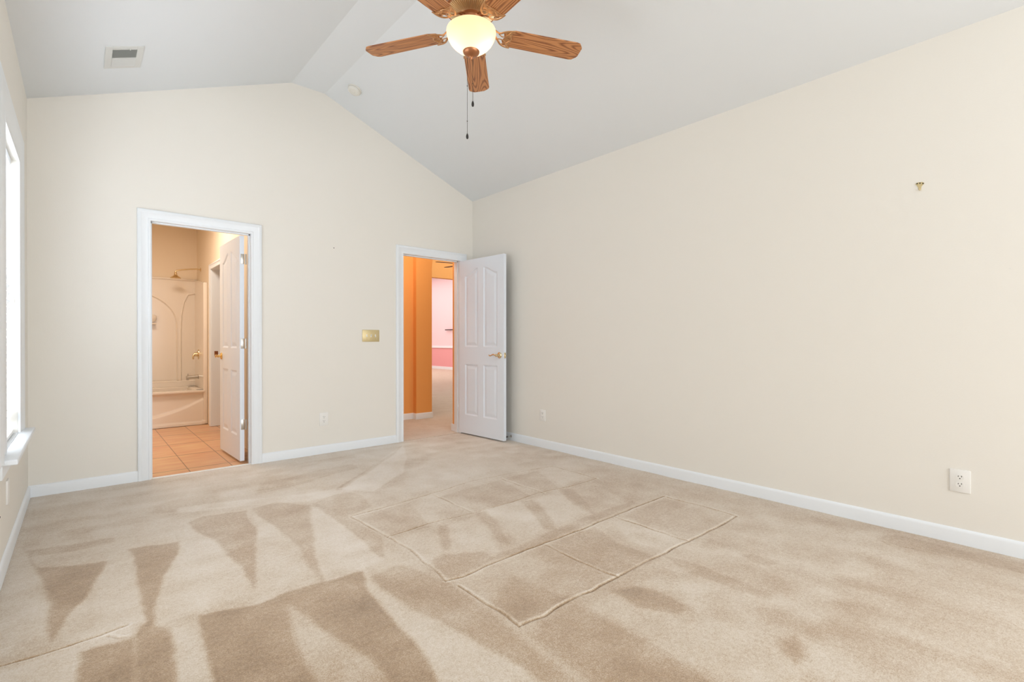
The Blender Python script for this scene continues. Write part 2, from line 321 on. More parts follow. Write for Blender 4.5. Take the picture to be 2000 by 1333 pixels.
PATCH = [  # outline on the photograph's floor, strength, edge softness (m)
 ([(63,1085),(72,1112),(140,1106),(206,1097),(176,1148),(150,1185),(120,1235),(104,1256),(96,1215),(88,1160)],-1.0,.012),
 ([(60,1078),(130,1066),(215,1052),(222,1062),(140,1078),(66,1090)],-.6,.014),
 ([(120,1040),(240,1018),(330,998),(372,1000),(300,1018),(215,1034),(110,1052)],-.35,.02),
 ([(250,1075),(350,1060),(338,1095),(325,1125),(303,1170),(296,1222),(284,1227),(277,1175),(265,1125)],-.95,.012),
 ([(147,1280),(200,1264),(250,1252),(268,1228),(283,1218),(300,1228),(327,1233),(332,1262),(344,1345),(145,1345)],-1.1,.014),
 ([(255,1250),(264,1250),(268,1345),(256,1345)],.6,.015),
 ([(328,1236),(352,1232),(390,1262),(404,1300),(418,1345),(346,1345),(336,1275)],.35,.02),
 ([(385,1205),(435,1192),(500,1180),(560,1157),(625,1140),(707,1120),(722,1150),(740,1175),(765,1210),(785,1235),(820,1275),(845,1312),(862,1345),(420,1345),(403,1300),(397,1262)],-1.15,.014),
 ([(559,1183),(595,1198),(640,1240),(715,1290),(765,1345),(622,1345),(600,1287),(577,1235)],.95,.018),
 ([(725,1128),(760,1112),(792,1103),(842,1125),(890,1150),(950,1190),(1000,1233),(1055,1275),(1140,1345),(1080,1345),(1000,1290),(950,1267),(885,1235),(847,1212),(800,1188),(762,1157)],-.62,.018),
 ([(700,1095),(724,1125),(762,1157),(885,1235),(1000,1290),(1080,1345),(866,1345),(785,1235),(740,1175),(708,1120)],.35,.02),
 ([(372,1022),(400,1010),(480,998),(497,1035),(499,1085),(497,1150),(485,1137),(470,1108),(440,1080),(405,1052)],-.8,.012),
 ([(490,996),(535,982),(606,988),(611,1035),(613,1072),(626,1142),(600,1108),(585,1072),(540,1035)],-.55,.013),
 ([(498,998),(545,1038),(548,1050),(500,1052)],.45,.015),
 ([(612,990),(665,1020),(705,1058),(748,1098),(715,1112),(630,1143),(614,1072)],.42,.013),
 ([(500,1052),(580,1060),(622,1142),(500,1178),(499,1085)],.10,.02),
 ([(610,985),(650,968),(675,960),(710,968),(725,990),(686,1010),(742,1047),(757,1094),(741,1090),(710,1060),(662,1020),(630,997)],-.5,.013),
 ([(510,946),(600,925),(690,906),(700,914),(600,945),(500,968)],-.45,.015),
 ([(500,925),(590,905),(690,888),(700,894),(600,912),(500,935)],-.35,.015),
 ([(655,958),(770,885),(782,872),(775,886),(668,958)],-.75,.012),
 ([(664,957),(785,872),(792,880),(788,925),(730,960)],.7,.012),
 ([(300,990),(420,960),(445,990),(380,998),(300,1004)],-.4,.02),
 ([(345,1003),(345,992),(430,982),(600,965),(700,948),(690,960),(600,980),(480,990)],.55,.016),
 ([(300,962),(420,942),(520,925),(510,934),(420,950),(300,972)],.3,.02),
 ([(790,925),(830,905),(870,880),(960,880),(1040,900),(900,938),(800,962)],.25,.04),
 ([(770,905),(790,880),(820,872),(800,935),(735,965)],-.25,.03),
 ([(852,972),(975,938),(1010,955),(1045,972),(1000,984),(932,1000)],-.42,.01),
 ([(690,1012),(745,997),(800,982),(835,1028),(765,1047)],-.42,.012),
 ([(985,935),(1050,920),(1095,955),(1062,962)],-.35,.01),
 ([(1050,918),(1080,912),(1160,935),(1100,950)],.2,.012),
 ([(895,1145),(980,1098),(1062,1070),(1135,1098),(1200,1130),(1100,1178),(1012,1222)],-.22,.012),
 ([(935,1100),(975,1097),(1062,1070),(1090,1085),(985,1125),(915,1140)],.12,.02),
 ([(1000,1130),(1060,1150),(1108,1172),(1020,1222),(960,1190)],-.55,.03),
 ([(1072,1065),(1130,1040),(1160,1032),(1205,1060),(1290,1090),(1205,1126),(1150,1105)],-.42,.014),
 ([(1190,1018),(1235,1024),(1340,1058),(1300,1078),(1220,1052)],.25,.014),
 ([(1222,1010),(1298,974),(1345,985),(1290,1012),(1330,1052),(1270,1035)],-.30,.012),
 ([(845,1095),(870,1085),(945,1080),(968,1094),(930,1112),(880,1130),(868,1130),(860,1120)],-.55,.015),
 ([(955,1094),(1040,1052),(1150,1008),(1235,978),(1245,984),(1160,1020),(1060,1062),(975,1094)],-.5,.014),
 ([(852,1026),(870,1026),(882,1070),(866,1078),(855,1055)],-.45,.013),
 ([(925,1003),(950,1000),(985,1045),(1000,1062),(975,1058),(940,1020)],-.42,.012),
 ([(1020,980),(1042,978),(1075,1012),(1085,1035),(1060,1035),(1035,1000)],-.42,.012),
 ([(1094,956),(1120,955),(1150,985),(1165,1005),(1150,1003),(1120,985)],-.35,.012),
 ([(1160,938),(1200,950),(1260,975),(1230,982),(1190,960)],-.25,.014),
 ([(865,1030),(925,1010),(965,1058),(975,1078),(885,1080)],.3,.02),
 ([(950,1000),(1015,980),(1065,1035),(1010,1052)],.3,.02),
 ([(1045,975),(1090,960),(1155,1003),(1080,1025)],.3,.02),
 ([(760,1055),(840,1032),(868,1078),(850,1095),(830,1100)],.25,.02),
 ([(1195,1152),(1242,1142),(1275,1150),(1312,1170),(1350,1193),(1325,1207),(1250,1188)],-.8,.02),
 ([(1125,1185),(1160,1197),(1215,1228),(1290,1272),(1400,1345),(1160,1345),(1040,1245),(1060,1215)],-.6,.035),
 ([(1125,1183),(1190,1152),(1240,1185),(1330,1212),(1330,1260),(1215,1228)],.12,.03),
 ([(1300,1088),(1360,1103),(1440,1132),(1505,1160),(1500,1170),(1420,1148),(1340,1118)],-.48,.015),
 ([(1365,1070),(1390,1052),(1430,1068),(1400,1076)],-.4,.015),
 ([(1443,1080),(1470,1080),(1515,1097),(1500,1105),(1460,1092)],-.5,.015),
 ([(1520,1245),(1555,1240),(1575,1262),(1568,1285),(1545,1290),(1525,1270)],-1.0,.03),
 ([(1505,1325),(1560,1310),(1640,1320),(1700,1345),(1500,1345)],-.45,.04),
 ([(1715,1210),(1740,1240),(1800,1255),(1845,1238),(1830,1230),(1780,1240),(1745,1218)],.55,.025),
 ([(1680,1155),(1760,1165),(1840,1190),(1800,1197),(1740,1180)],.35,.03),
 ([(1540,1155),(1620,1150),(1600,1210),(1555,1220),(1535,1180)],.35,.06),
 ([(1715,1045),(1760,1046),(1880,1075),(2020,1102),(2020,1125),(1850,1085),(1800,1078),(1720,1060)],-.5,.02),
 ([(1180,935),(1560,1000),(1700,1040),(1600,1040),(1400,990)],-.12,.05),
 ([(1280,1110),(1450,1180),(1560,1300),(1500,1345),(1400,1300)],.12,.08),
 ([(0,1150),(60,1110),(95,1180),(108,1258),(0,1300)],.22,.02),
 ([(150,1188),(203,1105),(255,1092),(275,1175),(283,1215),(180,1245),(108,1258)],.28,.014),
 ([(350,1068),(372,1020),(440,1085),(475,1115),(485,1140),(460,1170),(380,1200),(300,1225),(302,1175),(325,1125)],.25,.014),
 ([(0,1312),(140,1268),(250,1226),(262,1240),(200,1262),(146,1280),(144,1345),(0,1345)],.42,.014),
 ([(60,980),(120,965),(160,985),(140,1040),(60,1060),(40,1040)],-.15,.05),
]
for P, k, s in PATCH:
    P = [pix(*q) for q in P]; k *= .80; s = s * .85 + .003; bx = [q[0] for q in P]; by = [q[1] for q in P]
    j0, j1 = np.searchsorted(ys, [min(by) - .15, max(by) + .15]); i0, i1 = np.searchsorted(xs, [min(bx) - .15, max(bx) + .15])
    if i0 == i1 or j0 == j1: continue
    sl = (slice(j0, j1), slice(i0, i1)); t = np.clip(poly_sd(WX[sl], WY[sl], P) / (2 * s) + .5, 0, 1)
    nap_shade[sl] += k * t * t * (3 - 2 * t)
CREASE = [  # (polyline, depth m, +1/-1 side of the ridge and its painted highlight)
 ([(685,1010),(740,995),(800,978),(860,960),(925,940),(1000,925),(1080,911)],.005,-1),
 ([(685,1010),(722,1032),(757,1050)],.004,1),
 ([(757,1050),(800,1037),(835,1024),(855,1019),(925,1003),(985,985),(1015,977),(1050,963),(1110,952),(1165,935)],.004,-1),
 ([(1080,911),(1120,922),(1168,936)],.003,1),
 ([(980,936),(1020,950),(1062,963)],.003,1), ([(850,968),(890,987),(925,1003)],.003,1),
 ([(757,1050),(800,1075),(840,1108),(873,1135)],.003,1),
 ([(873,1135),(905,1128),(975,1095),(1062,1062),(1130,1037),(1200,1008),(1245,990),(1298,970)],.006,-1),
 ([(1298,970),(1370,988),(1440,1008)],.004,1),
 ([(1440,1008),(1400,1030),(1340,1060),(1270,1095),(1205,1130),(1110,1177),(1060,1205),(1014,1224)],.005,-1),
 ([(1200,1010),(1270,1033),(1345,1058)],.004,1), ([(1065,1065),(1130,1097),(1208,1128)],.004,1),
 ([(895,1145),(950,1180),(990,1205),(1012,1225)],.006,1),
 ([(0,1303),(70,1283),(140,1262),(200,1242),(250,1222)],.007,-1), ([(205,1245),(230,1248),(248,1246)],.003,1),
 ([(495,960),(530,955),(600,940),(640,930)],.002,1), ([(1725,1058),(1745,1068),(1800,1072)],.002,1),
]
hgt = np.zeros_like(nap_shade)
SX = GX + .006 * vnoise(GX, GY, 14, 11); SY = GY + .006 * vnoise(GX, GY, 14, 12)
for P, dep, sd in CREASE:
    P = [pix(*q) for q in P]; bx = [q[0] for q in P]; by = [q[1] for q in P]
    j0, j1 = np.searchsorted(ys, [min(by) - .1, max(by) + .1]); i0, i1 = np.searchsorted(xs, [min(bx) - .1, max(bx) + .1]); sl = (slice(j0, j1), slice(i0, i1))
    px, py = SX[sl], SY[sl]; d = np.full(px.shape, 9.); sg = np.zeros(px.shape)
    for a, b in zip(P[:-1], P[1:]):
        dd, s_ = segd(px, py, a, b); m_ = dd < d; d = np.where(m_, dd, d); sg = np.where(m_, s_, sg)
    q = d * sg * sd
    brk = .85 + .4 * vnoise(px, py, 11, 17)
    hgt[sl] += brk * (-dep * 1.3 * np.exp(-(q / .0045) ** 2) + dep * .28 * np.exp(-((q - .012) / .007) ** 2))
    nap_shade[sl] += brk * (-dep * 230 * np.exp(-(q / .0045) ** 2) + dep * 160 * np.exp(-((q - .011) / .0055) ** 2))  # paints groove shade and ridge highlight into the carpet colour
hgt += .0012 * vnoise(GX, GY, 4, 21) + .0006 * vnoise(GX, GY, 40, 22)
edge = np.minimum(np.minimum(GX - XL, XR - GX), YB + .02 - GY); hgt -= .004 * np.exp(-(edge / .012) ** 2)
nap_shade = np.clip(nap_shade, -1.6, 1.3)
ny, nx = GX.shape
co = np.stack([GX, GY, hgt], -1).reshape(-1, 3)
idx = np.arange(nx * ny).reshape(ny, nx)
q = np.stack([idx[:-1, :-1], idx[:-1, 1:], idx[1:, 1:], idx[1:, :-1]], -1).reshape(-1, 4)
me = bpy.data.meshes.new('floor'); me.vertices.add(len(co)); me.vertices.foreach_set('co', co.ravel())
me.loops.add(q.size); me.loops.foreach_set('vertex_index', q.ravel()); me.polygons.add(len(q))
me.polygons.foreach_set('loop_start', np.arange(len(q)) * 4); me.polygons.foreach_set('loop_total', np.full(len(q), 4)); me.update(); me.validate()
at = me.attributes.new('nap_shade', 'FLOAT', 'POINT'); at.data.foreach_set('value', nap_shade.astype(np.float32).ravel())
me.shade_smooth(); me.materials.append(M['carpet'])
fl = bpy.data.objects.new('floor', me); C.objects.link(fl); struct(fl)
def slab(name, a, b, m): return struct(MB().box(a, b).build(name, m))
slab('floor_bathroom', (-.4, YB + .012, -.06), (2.0, 8.2, -.004), M['tile'])
struct(MB().box((D1[0], YB + .004, -.01), (D1[1], YB + .03, .006), bev=.002).build('trim_threshold', M['plate']))
slab('floor_hallway', (1.9, YB + .02, -.06), (11.6, 19, 0), M['carpet'])

# ------------------------------------------------------------------ trim
CP = [(-.004, .0), (-.004, .010), (.004, .013), (.010, .013), (.013, .009), (.020, .010), (.050, .016), (.056, .020), (.068, .020), (.076, .017), (.080, .012), (.080, .0)]
def casing(name, f, x0, x1, z1, wid=.080, z0=0, bottom=False, side=-1, depth=1.0):
    k = wid / .080; P = [(w_ * k, d * depth) for w_, d in CP]
    st = [lambda p: f(x0 - p[0], z0, p[1]), lambda p: f(x0 - p[0], z1 + p[0], p[1]), lambda p: f(x1 + p[0], z1 + p[0], p[1]), lambda p: f(x1 + p[0], z0, p[1])]
    return MB().sweep(P, st)
def jamb(mb, x0, x1, z1, y0, y1, stop_y):       # lining in a back-wall type opening
    t = .018
    mb.box((x0 - .001, y0, 0), (x0 + t * .3, y1, z1)); mb.box((x1 - t * .3, y0, 0), (x1 + .001, y1, z1)); mb.box((x0, y0, z1 - t * .3), (x1, y1, z1 + .001))
    for a, b in ((x0, x0 + .015), (x1 - .015, x1)): mb.box((a, stop_y, 0), (b, stop_y + .032, z1))
    mb.box((x0, stop_y, z1 - .015), (x1, stop_y + .032, z1))
mb = casing('a', onback, *D1); jamb(mb, *D1, YB - .001, YB + WT + .002, YB + .035)
struct(mb.build('trim_1', M['trim'], smooth=30))
mb = casing('b', onback, *D2); jamb(mb, *D2, YB - .001, YB + WT + .002, YB + .045)
mb.sweep([(w_, d) for w_, d in CP], [lambda p: Vector((D2[1] + p[0], YB + WT + p[1], 0)), lambda p: Vector((D2[1] + p[0], YB + WT + p[1], 2.0))])
struct(mb.build('trim_2', M['trim'], smooth=30))
BP = [(0, -.015), (.012, -.015), (.012, .064), (.010, .072), (.006, .078), (.002, .081), (0, .081)]   # (depth, height)
def base(name, f, a, b, m='trim'):
    return struct(MB().sweep(BP, [lambda p: f(a, p[1] - .001, p[0]), lambda p: f(b, p[1] - .001, p[0])]).build(name, M[m], smooth=30))
mb = MB()
for a, b in ((XL, D1[0] - .08), (D1[1] + .08, D2[0] - .08), (D2[1] + .08, XR)):
    mb.sweep(BP, [lambda p, a=a: onback(a, p[1] - .001, p[0]), lambda p, b=b: onback(b, p[1] - .001, p[0])])
struct(mb.build('baseboard_back', M['trim'], smooth=30))
base('baseboard_right', onright, YF - .1, YB - .012); base('baseboard_left', onleft, YF - .1, YB - .012)

# ------------------------------------------------------------------ window in the left wall
y0, y1, z0, z1 = W1
mb = MB().sweep([(w_ * 2.1, d) for w_, d in CP], [lambda p: onleft(y0 - p[0] * 1.6, z0, p[1]), lambda p: onleft(y0 - p[0] * 1.6, z1 + p[0], p[1]), lambda p: onleft(y1 + p[0], z1 + p[0], p[1]), lambda p: onleft(y1 + p[0], z0, p[1])])
mb.box((XL, y0 - .20, z0 - .075), (XL + .014, y1 + .17, z0 - .012), bev=.003)     # apron
struct(mb.build('trim_3', M['trim'], smooth=30))
win = MB()
for a, b in (((XL - .149, y0, z0), (XL - .07, y0 + .03, z1)), ((XL - .149, y1 - .03, z0), (XL - .07, y1, z1)), ((XL - .149, y0, z1 - .03), (XL - .07, y1, z1)), ((XL - .149, y0, z0), (XL - .07, y1, z0 + .03))): win.box(a, b)
wo = struct(win.build('window_1', M['sash']))
mb = MB().sweep([(w_ * 1.2, d) for w_, d in CP], [lambda p: onleft(1.94 - p[0], .53, p[1]), lambda p: onleft(1.94 - p[0], 2.15 + p[0], p[1]), lambda p: onleft(2.90 + p[0], 2.15 + p[0], p[1]), lambda p: onleft(2.90 + p[0], .53, p[1])])
struct(mb.build('trim_6', M['trim'], smooth=30))
for nm, (za, zb, xo) in (('window_sash', (z0 + .03, (z0 + z1) / 2 + .02, -.10)), ('window_sash', ((z0 + z1) / 2 - .02, z1 - .03, -.13))):
    s_ = MB()
    for a, b in (((y0 + .03, za), (y0 + .07, zb)), ((y1 - .07, za), (y1 - .03, zb)), ((y0 + .03, za), (y1 - .03, za + .04)), ((y0 + .03, zb - .04), (y1 - .03, zb))): s_.box((XL + xo - .012, a[0], a[1]), (XL + xo + .012, b[0], b[1]))
    so = s_.build(nm, M['sash'], wo)
    MB().box((XL + xo - .002, y0 + .06, za + .03), (XL + xo + .002, y1 - .06, zb - .03)).build('window_pane', M['glass'], so)
MB().box((XL - .09, y0 - .0, z0 - .012), (XL + .001, y1, z0 + .012)).box((XL, y0 - .20, z0 - .012), (XL + .062, y1 + .18, z0 + .012), bev=.005).build('window_sill', M['trim'], wo)
bl = thing('window_blind', 'white two inch slat blind lowered in the left wall window', 'blind', (XL - .04, (y0 + y1) / 2, z1))
hw = (y1 - y0) / 2 - .012
MB().box((-.020, -hw, -.040), (.014, hw, -.002), bev=.004).build('head_rail', M['blind'], bl)
sl = MB(); zz = -.060; n = 0
while zz > -(z1 - z0) + .06:
    t = R(63); dx, dz = .024 * math.cos(t), .024 * math.sin(t)
    pr = [(-dx, -dz), (-dx * .3, -dz * .25 + .0012), (dx * .4, dz * .45 + .0014), (dx, dz)]
    top = pr; bot = [(x - .0022, z - .0012) for x, z in pr][::-1]
    sl.sweep([(x, z) for x, z in top + bot], [lambda p, zz=zz: Vector((p[0], -hw + .003, zz + p[1])), lambda p, zz=zz: Vector((p[0], hw - .003, zz + p[1]))])
    zz -= .043; n += 1
sl.build('slats', M['blind'], bl)
MB().box((-.024, -hw + .002, -(z1 - z0) + .014), (.024, hw - .002, -(z1 - z0) + .034), bev=.004).build('bottom_rail', M['plate'], bl)
MB().tube([(.030, hw - .10, -.05), (.030, hw - .10, -.55), (.031, hw - .10, -.80)], .0012, 6).lathe([(.003, -.84), (.006, -.83), (.004, -.80), (.002, -.795)], T=lambda v: v + Vector((.031, hw - .10, 0)), n=10).build('pull_cord', M['plate'], bl)

# ------------------------------------------------------------------ doors
def door_leaf(name, W, H, th=.035, face=-1):
    """Moulded four panel leaf. local x from hinge to latch, y thickness 0..th, panels pressed into the y=0 face (and a flat copy on the other)."""
    st = .005; nx, nz = int(W / st) + 1, int(H / st) + 1
    gx, gz = np.meshgrid(np.linspace(0, W, nx), np.linspace(0, H, nz))
    s = .105; c = W / 2; m_ = .05
    zt = H - .18; arch = .075
    def up(a, b, flip):
        pts = [(a, .99), (b, .99)]
        for t in np.linspace(0, 1, 14):
            u = b + (a - b) * t; k = (u - a) / (b - a); k = 1 - k if flip else k
            k = k * k * (3 - 2 * k); pts.append((u, zt + arch * k))
        return pts
    polys = [up(s, c - m_, False), up(c + m_, W - s, True), [(s, .215), (c - m_, .215), (c - m_, .785), (s, .785)], [(c + m_, .215), (W - s, .215), (W - s, .785), (c + m_, .785)]]
    dep = np.zeros_like(gx)
    for P in polys:
        sd = poly_sd(gx, gz, P)
        prof = np.interp(sd, [-.002, .0, .007, .012, .018, .045, .05], [0, .001, .0075, .0085, .008, .0025, .002])
        dep = np.where(sd > -.002, prof, dep)
    cf = np.stack([gx, dep, gz], -1).reshape(-1, 3); n0 = len(cf)
    idx = np.arange(nx * nz).reshape(nz, nx)
    qf = np.stack([idx[:-1, :-1], idx[:-1, 1:], idx[1:, 1:], idx[1:, :-1]], -1).reshape(-1, 4)
    cb = np.stack([gx, th - dep, gz], -1).reshape(-1, 3)[::1]
    qb = qf[:, ::-1] + n0
    V = np.vstack([cf, cb]); faces = [tuple(f) for f in np.vstack([qf, qb])]
    rim = list(idx[0, :]) + list(idx[1:, -1]) + list(idx[-1, -2::-1]) + list(idx[-2:0:-1, 0])
    for a, b in zip(rim, rim[1:] + rim[:1]): faces.append((b, a, a + n0, b + n0))
    me = bpy.data.meshes.new(name); me.from_pydata(V.tolist(), [], faces); me.materials.append(M['door'])
    me.shade_smooth(); me.set_sharp_from_angle(angle=R(50))
    o = bpy.data.objects.new(name, me); C.objects.link(o); return o
def lever(parent, x, z, y, sgn, m, name='door_handle'):
    """rosette + neck + scroll lever on a face whose outward direction is sgn along y; the lever points to -x."""
    T = lambda v: Vector((x + v.x, y + sgn * v.z, z + v.y))
    mb = MB().lathe([(.033, -.001), (.033, .004), (.029, .008), (.020, .011), (.013, .013), (.011, .030), (.012, .040), (.015, .046), (.015, .052), (.010, .057)], T=T, n=28)
    pts = [(0, 0, .050), (-.02, .004, .052), (-.045, .008, .052), (-.07, .001, .051), (-.09, -.006, .05), (-.105, -.004, .05), (-.113, .004, .05)]
    mb.tube([T(Vector(p)) for p in pts], [.0095, .0085, .0075, .007, .0065, .0065, .005], 12)
    return mb.build(name, M[m], parent, smooth=40)
def hinge_obj(parent, z, xk, yk, face):
    mb = MB().lathe([(.0045, -.045), (.0065, -.044), (.0065, .044), (.0045, .045)], T=lambda v: Vector((xk + v.x, yk + v.y, z + v.z)), n=14)
    for (a, b) in face: mb.box((a[0], a[1], z - .044), (b[0], b[1], z + .044), bev=.001)
    return mb.build('hinge', M['nickel'], parent, smooth=40)
# bathroom door: hinged on the right jamb, swung into the bathroom
dW, dH = .70, 1.97
d1 = struct(door_leaf('door_1', dW, dH)); d1.location = (1.040, YB + WT - .012, .018); 
dv = Vector((-.030, 1.0)).normalized(); ang = math.atan2(dv.y, dv.x)
# local +y should point to +X (away from the camera side): mirror by building with the panel face at y=0 and flipping thickness
me = d1.data
for v in me.vertices: v.co.y = -v.co.y
me.flip_normals(); d1.rotation_euler = (0, 0, ang)
for zz in (1.785, 1.045, .335): hinge_obj(d1, zz - .018, -.006, -.046, [((-.0015, -.036), (.0, -.008)), ((-.008, -.0745), (.022, -.0725))])
lever(d1, dW - .062, .905, 0, 1, 'polished_brass'); lever(d1, dW - .062, .905, -.035, -1, 'polished_brass')
MB().box((dW - .001, -.029, .875), (dW + .001, -.006, .933), bev=.0005).build('latch_plate', M['polished_brass'], d1)
# bedroom door: hinged on the right jamb of the hallway opening, folded back towards the right wall
dW2, dH2 = .742, 1.968
d2 = struct(door_leaf('door_2', dW2, dH2))
p0, p1 = Vector((3.288, YB - .012)), Vector((3.331, 3.932)); dv = (p1 - p0).normalized()
d2.location = (p0.x, p0.y, .016); d2.rotation_euler = (0, 0, math.atan2(dv.y, dv.x))
lever(d2, dW2 - .065, .900, 0, -1, 'brass'); lever(d2, dW2 - .065, .900, .035, 1, 'brass')
MB().box((dW2 - .001, .006, .870), (dW2 + .0012, .029, .928), bev=.0005).box((dW2, .011, .890), (dW2 + .010, .024, .908), bev=.002).build('latch_plate', M['brass'], d2)
for zz in (1.77, 1.03, .20): hinge_obj(d2, zz, -.004, .040, [((-.0015, .004), (.0, .034))])
st = thing('door_stop', 'small nickel door stop screwed to the baseboard behind the open bedroom door', 'door stop', (XR - .012, 3.975, .045))
MB().lathe([(.013, 0), (.013, .004), (.006, .007)], T=lambda v: Vector((-v.z + .001, v.x, v.y)), n=18).tube([(-.004 - i * .0009, .006 * math.cos(i * .9), .006 * math.sin(i * .9)) for i in range(58)], .0012, 5).build('spring', M['nickel'], st, smooth=60)
MB().lathe([(.008, .052), (.010, .055), (.010, .068), (.006, .072)], T=lambda v: Vector((-v.z, v.x, v.y)), n=16).build('rubber_tip', M['rubber'], st, smooth=40)

# ------------------------------------------------------------------ wall plates
def outlet(f, a, z, w_, h_, label):
    o = thing('wall_outlet', label, 'outlet', f(a, z, 0), group='white duplex wall outlets')
    L_ = lambda v: f(a + v.x, z + v.y, v.z) - f(a, z, 0)
    pl = MB().box((-w_ / 2, -h_ / 2, -.001), (w_ / 2, h_ / 2, .006), T=L_, bev=.0025).build('cover_plate', M['plate'], o, smooth=40)
    for s in (-1, 1):
        cy = s * .0195
        pts = [(.0170 * math.cos(t) * 1.02, cy + max(-.0125, min(.0125, .0172 * math.sin(t)))) for t in np.linspace(0, 2 * math.pi, 29)[:-1]]
        rc = MB().prism(pts, lambda p: L_(Vector((p[0], p[1], .004))), lambda p: L_(Vector((p[0], p[1], .0075)))).build('receptacle', M['plate'], o, smooth=40)
        sm = MB()
        for bx, hh in ((-.0065, .0044), (.0065, .0036)): sm.box((bx - .0013, cy + .002, .0070), (bx + .0013, cy + .002 + 2 * hh * .9, .0079), T=L_)
        sm.lathe([(.0026, .0070), (.0026, .0080)], T=lambda v: L_(Vector((v.x, cy - .006 + v.y, v.z))), n=12).build('slots', M['slot'], rc)
    MB().lathe([(.003, .0055), (.003, .0068), (.001, .0072)], T=lambda v: L_(Vector((v.x, v.y, v.z))), n=10).build('screw', M['plate'], o)
    return o
outlet(onright, .392, .331, .083, .119, 'white duplex outlet on the right wall nearest the camera')
outlet(onright, 3.505, .322, .080, .112, 'small white duplex outlet on the right wall just past the open bedroom door')
outlet(onback, 1.730, .325, .082, .125, 'white duplex outlet on the back wall between the two doorways')
sw = thing('light_switch', 'brass three gang toggle switch plate beside the hallway doorway', 'light switch', onback(2.2045, 1.120, 0))
MB().box((-.091, -.006, -.060), (.091, .001, .060), bev=.0028).build('cover_plate', M['switch_brass'], sw, smooth=40)
for i, k in enumerate((-1, 1, -1)):
    x = (i - 1) * .046
    MB().box((x - .0055, -.0075, -.013), (x + .0055, -.004, .013)).add([(x - .004, -.006, -.006), (x + .004, -.006, -.006), (x + .004, -.006, .006), (x - .004, -.006, .006), (x - .003, -.020, k * .010 - .003), (x + .003, -.020, k * .010 - .003), (x + .003, -.020, k * .010 + .003), (x - .003, -.020, k * .010 + .003)],
        [(0, 1, 5, 4), (1, 2, 6, 5), (2, 3, 7, 6), (3, 0, 4, 7), (4, 5, 6, 7)]).build('toggle', M['plate'], sw)
    for zz in (-.030, .030): MB().lathe([(.0032, .0055), (.0032, .007), (.0015, .0076)], T=lambda v: Vector((x + v.x, -v.z, zz + v.y)), n=10).build('screw', M['brass'], sw)
bp_ = thing('cable_plate', 'plain ivory blank wall plate low under the window', 'wall plate', onleft(3.42, .335, 0))
MB().box((-.001, -.036, -.058), (.007, .036, .058), bev=.0025).build('cover_plate', M['plate'], bp_, smooth=40)
cp = thing('coax_plate', 'white wall plate with a dark coax jack at the left edge', 'wall plate', onleft(2.96, .330, 0))
MB().box((-.001, -.036, -.058), (.007, .036, .058), bev=.0025).build('cover_plate', M['plate'], cp, smooth=40)
MB().lathe([(.006, .006), (.006, .009), (.0045, .010), (.0045, .018), (.002, .018)], T=lambda v: Vector((v.z, v.x, v.y)), n=12).build('coax_jack', M['chain'], cp, smooth=40)
# picture hanger left on the right wall, two tiny nail holes
ph = thing('picture_hanger', 'small worn three nail picture hanger high on the right wall', 'picture hanger', onright(.560, 1.925, 0))
Lr = lambda v: Vector((-v.z, v.x, v.y))
MB().prism([(-.019, .010), (-.010, .019), (.012, .020), (.020, .014), (.008, -.006), (.006, -.022), (-.004, -.024), (-.006, -.006)], lambda p: Lr(Vector((p[0], p[1], -.0005))), lambda p: Lr(Vector((p[0], p[1], .0018)))).tube([Lr(Vector(p)) for p in ((0, -.018, .002), (0, -.024, .004), (0, -.024, .009), (0, -.016, .011))], .003, 8).build('hook_plate', M['switch_brass'], ph)
for x, z in ((-.013, .009), (0, .014), (.012, .014)): MB().lathe([(.003, .001), (.003, .005), (.001, .006)], T=lambda v: Lr(Vector((x + v.x, z + v.y, v.z))), n=10).build('nail', M['slot'], ph)
nh = MB().lathe([(.0045, -.001), (.0045, .0012), (.002, .0018)], n=12, T=lambda v: onback(1.829 + v.x, 1.962 + v.y, v.z)).build('wall_nail', M['chain']); tag(nh, 'tiny dark nail in the back wall between the doorways', 'nail')
nh = MB().lathe([(.004, -.001), (.004, .0010), (.002, .0014)], n=12, T=lambda v: onright(.209 + v.x, 1.432 + v.y, v.z)).build('wall_anchor', M['detector']); tag(nh, 'tiny pale screw anchor on the right wall near the frame edge', 'screw anchor')

# ------------------------------------------------------------------ ceiling register and smoke detector
aL = math.atan2(ZH - ZL, X1 - XL); aR = math.atan2(ZL - ZH, XR - X2)
vt = thing('ceiling_vent', 'white metal air register on the left ceiling slope', 'vent', (.211, 4.068, ZL + (ZH - ZL) * (.211 - XL) / (X1 - XL)), (0, -aL, 0))
a_, b_ = .104, .158; ia, ib = .066, .118            # half sizes, z negative hangs below the ceiling
mb = MB()
for p, q_ in (((-a_, -b_), (-ia, b_)), ((ia, -b_), (a_, b_)), ((-ia, -b_), (ia, -ib)), ((-ia, ib), (ia, b_))): mb.box((p[0], p[1], -.007), (q_[0], q_[1], .001), bev=.0015)
mb.box((-ia, -.006, -.009), (ia, .006, .001)); mb.build('frame', M['vent'], vt)
MB().box((-ia, -ib, -.0012), (ia, ib, .0005)).build('duct_opening', M['shadow_grey'], vt)
for sg in (-1, 1):
    for i in range(9):
        yc = sg * (.014 + i * .0122); t = R(48) * (-1)
        MB().box((-ia, -.006, -.0006), (ia, .006, .0006), T=lambda v: Vector((v.x, yc + v.y * math.cos(t) - v.z * math.sin(t) * 1, -.0062 + sg * v.y * math.sin(t) + v.z))).build('louver', M['vent'], vt)
MB().box((.02, -ib - .020, -.016), (.026, -ib - .014, -.004), bev=.001).build('damper_lever', M['vent'], vt)
zr = lambda x: ZH + (ZL - ZH) * (x - X2) / (XR - X2)
